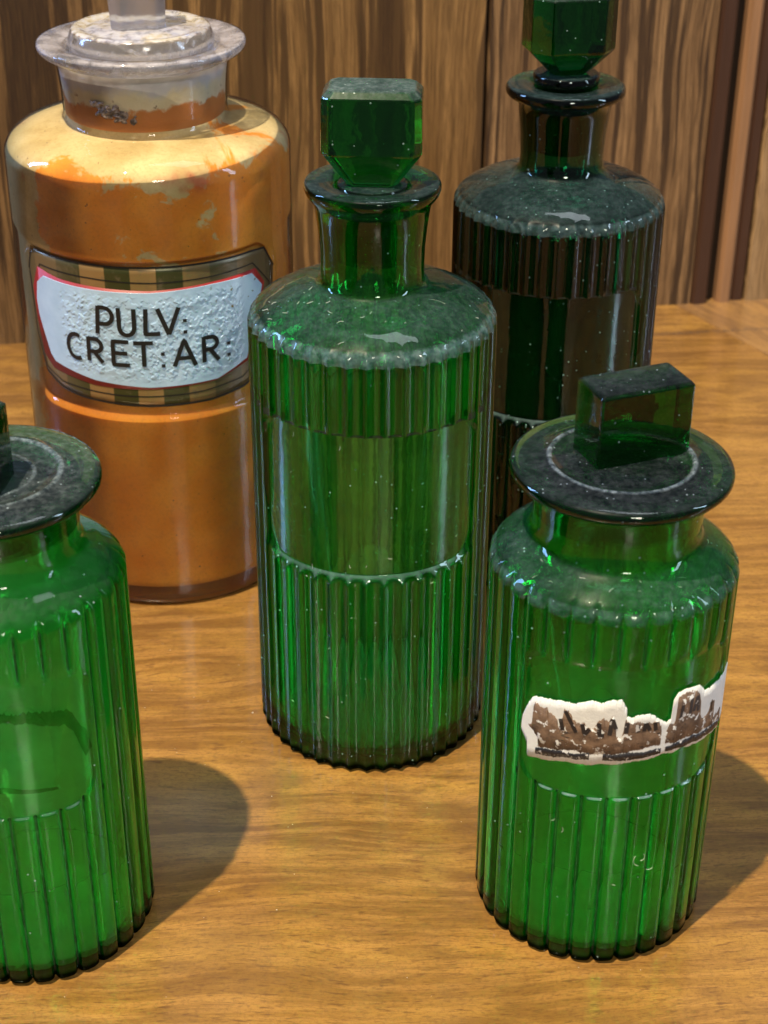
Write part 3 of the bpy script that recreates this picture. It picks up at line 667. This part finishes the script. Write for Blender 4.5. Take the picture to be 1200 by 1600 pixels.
# outer and inner black outlines
strokes('outline', [mm([(-48.5,128),(-45,137.2),(-20,137),(5,136.8),(43,136.4),(50,135.6),(56,127)]), mm([(-48,127),(-46.5,105),(-42,91),(-33,87),(-24,85.6),(2,84.6),(24,84.8),(38,86.6),(47,91)])], .0007, Rl + .00024, Rl, M_line, lb)
strokes('outline', [mm([(-45,122),(-40,132),(-17,131.9),(5,131.1),(26,131.2),(43.6,131.8),(52.6,122),(53,110),(46,96)]), mm([(-45,122),(-44.5,105),(-41.7,92.5),(-33,89.2),(-11,88.4),(2,88.2),(21,88.6),(37,90.2),(46,96)])], .00045, Rl + .00024, Rl, M_line, lb)
rt = [(-46.0,122),(-41.6,130.8),(-30.6,129.3),(-7.5,128.7),(4.6,128.3),(26,129.2),(44.9,129.6),(49.5,123)]; rb = [(-46.0,121.5),(-45.4,110),(-42.4,97.4),(-37.4,93.4),(-17.7,91.2),(2.3,91.0),(26,91.9),(40,96),(49.5,122.5)]
patch('red_border', mm(rt), mm(rb), Rl + .00030, Rl, M_red, lb, rows=3, th=.0001, ds=.0006)
wt_ = [(-44,118),(-42.6,124.7),(-38.2,128.2),(-22.1,127.9),(4.5,127.6),(26.0,128.5),(43,128.2),(48.0,122.5)]; wb_ = [(-44,117.5),(-43.3,112),(-40.4,104.5),(-38,98.5),(-35.8,96.3),(-17.8,93.2),(2.2,91.8),(26.6,92.4),(39.1,97),(48.0,122)]
def crackle_noise(SS, Z):
    """flaking crazed enamel: tilted plates with broken edges"""
    n = 620
    sites = np.stack([rng.uniform(-.035, .040, n), rng.uniform(.092, .127, n)], 1)
    h = rng.uniform(0, 1, n); tx, tz = rng.uniform(-420, 420, n), rng.uniform(-420, 420, n)
    P = np.stack([SS.ravel(), Z.ravel()], 1); out = np.zeros(len(P)); best = np.full(len(P), 1e9)
    P2 = P + np.stack([np.sin(P[:, 1] * 3100) * .0005, np.sin(P[:, 0] * 2700) * .0005], 1)
    for i in range(n):
        d = np.hypot(P2[:, 0] - sites[i, 0], P2[:, 1] - sites[i, 1]); m = d < best
        best[m] = d[m]; out[m] = h[i] + (P[m, 0] - sites[i, 0]) * tx[i] + (P[m, 1] - sites[i, 1]) * tz[i]
    return np.clip(out, 0, 1.4).reshape(SS.shape)
def wdisp(SS, Z, t):
    edge = ssm(0, .15, t) * ssm(0, .15, 1 - t)
    zone = ssm(-.033, -.024, SS) * (1 - ssm(.032, .040, SS)); low = .55 + .45 * ssm(.121, .112, Z) if False else 1
    return .00030 * crackle_noise(SS, Z) * edge * zone
en = patch('white_enamel', mm(wt_), mm(wb_), Rl + .00040, Rl, M_wh, lb, rows=190, th=.0001, ds=.0002, disp=wdisp)
RL_ = Rl + .00090
def letter(*lines): strokes('letter', [mm(l_) for l_ in lines], .00155, RL_, Rl, M_line, lb)
def arcpts(cx, cz, rx, rz, a0, a1, n=14): return [(cx + rx * math.cos(R_(a0 + (a1 - a0) * i / n)), cz + rz * math.sin(R_(a0 + (a1 - a0) * i / n))) for i in range(n + 1)]
letter([(-14.3,122.3),(-15.1,111.8)], [(-14.3,121.8),(-12,121.9)] + arcpts(-12.0,118.8,2.7,3.0,85,-85) + [(-14.7,115.7)])
letter([(-7.0,122.2),(-7.0,115.5)] + arcpts(-4.4,115,2.6,2.9,180,360) + [(-1.7,122)])
letter([(2.4,122),(1.9,112.6),(6.9,112.6)])
letter([(6.4,122),(9.9,112.2)], [(9.9,112.2),(13.6,122)])
def dots(s, *zs):
    for z in zs: strokes('dot', [mm([(s - .65, z), (s + .65, z)])], .0013, RL_, Rl, M_line, lb)
dots(15.5, 116.8, 112.6)
letter(arcpts(-24.2,105.4,3.6,4.6,62,300))
letter([(-19.0,110),(-19.2,100.9)], [(-19.0,109.5),(-16.5,109.5)] + arcpts(-16.5,107.1,2.4,2.4,85,-85) + [(-19,104.6)], [(-17.0,104.6),(-13.9,100.8)])
letter([(-4.2,109.5),(-9.8,109.5),(-10.0,100.6),(-4.2,100.6)], [(-9.9,105.1),(-4.9,105.1)])
letter([(-2.6,109.2),(4.2,109.2)], [(.9,109),(.7,100.2)])
dots(7.3, 104.9, 100.4)
letter([(11.1,99.8),(14.8,109.6),(18.6,99.4)], [(12.6,102.8),(17.3,102.6)])
letter([(21.8,109.7),(21.7,99.9)], [(21.8,109.2),(24.3,109.1)] + arcpts(24.3,106.9,2.4,2.3,85,-85) + [(21.8,104.6)], [(23.9,104.6),(27.2,99.8)])
dots(31.2, 105.2, 100.8)

# ------------------------------------------------------------------ crumbs and dust on the table
V, F = [], []
for x, y, r in [(.0848, .3860, .0006), (.0893, .3935, .0004), (.0925, .3718, .0004), (-.031, .4555, .0005), (-.045, .458, .0004), (-.031, .362, .0003)] + [(random.uniform(-.09, .11), random.uniform(.325, .5), random.uniform(.00012, .00022)) for _ in range(70)]:
    b = len(V); V += [(x - r, y, 0.0001), (x + r * .8, y - r * .6, .0001), (x + r * .3, y + r, .0001), (x, y, r * 1.1)]
    F += [[b, b + 1, b + 3], [b + 1, b + 2, b + 3], [b + 2, b, b + 3], [b, b + 2, b + 1]]
cr = mesh('dust_crumbs', V, F, M_lint, None, smooth=False); tag(cr, 'tiny pale crumbs of dust scattered over the table top', 'dust', kind='stuff')
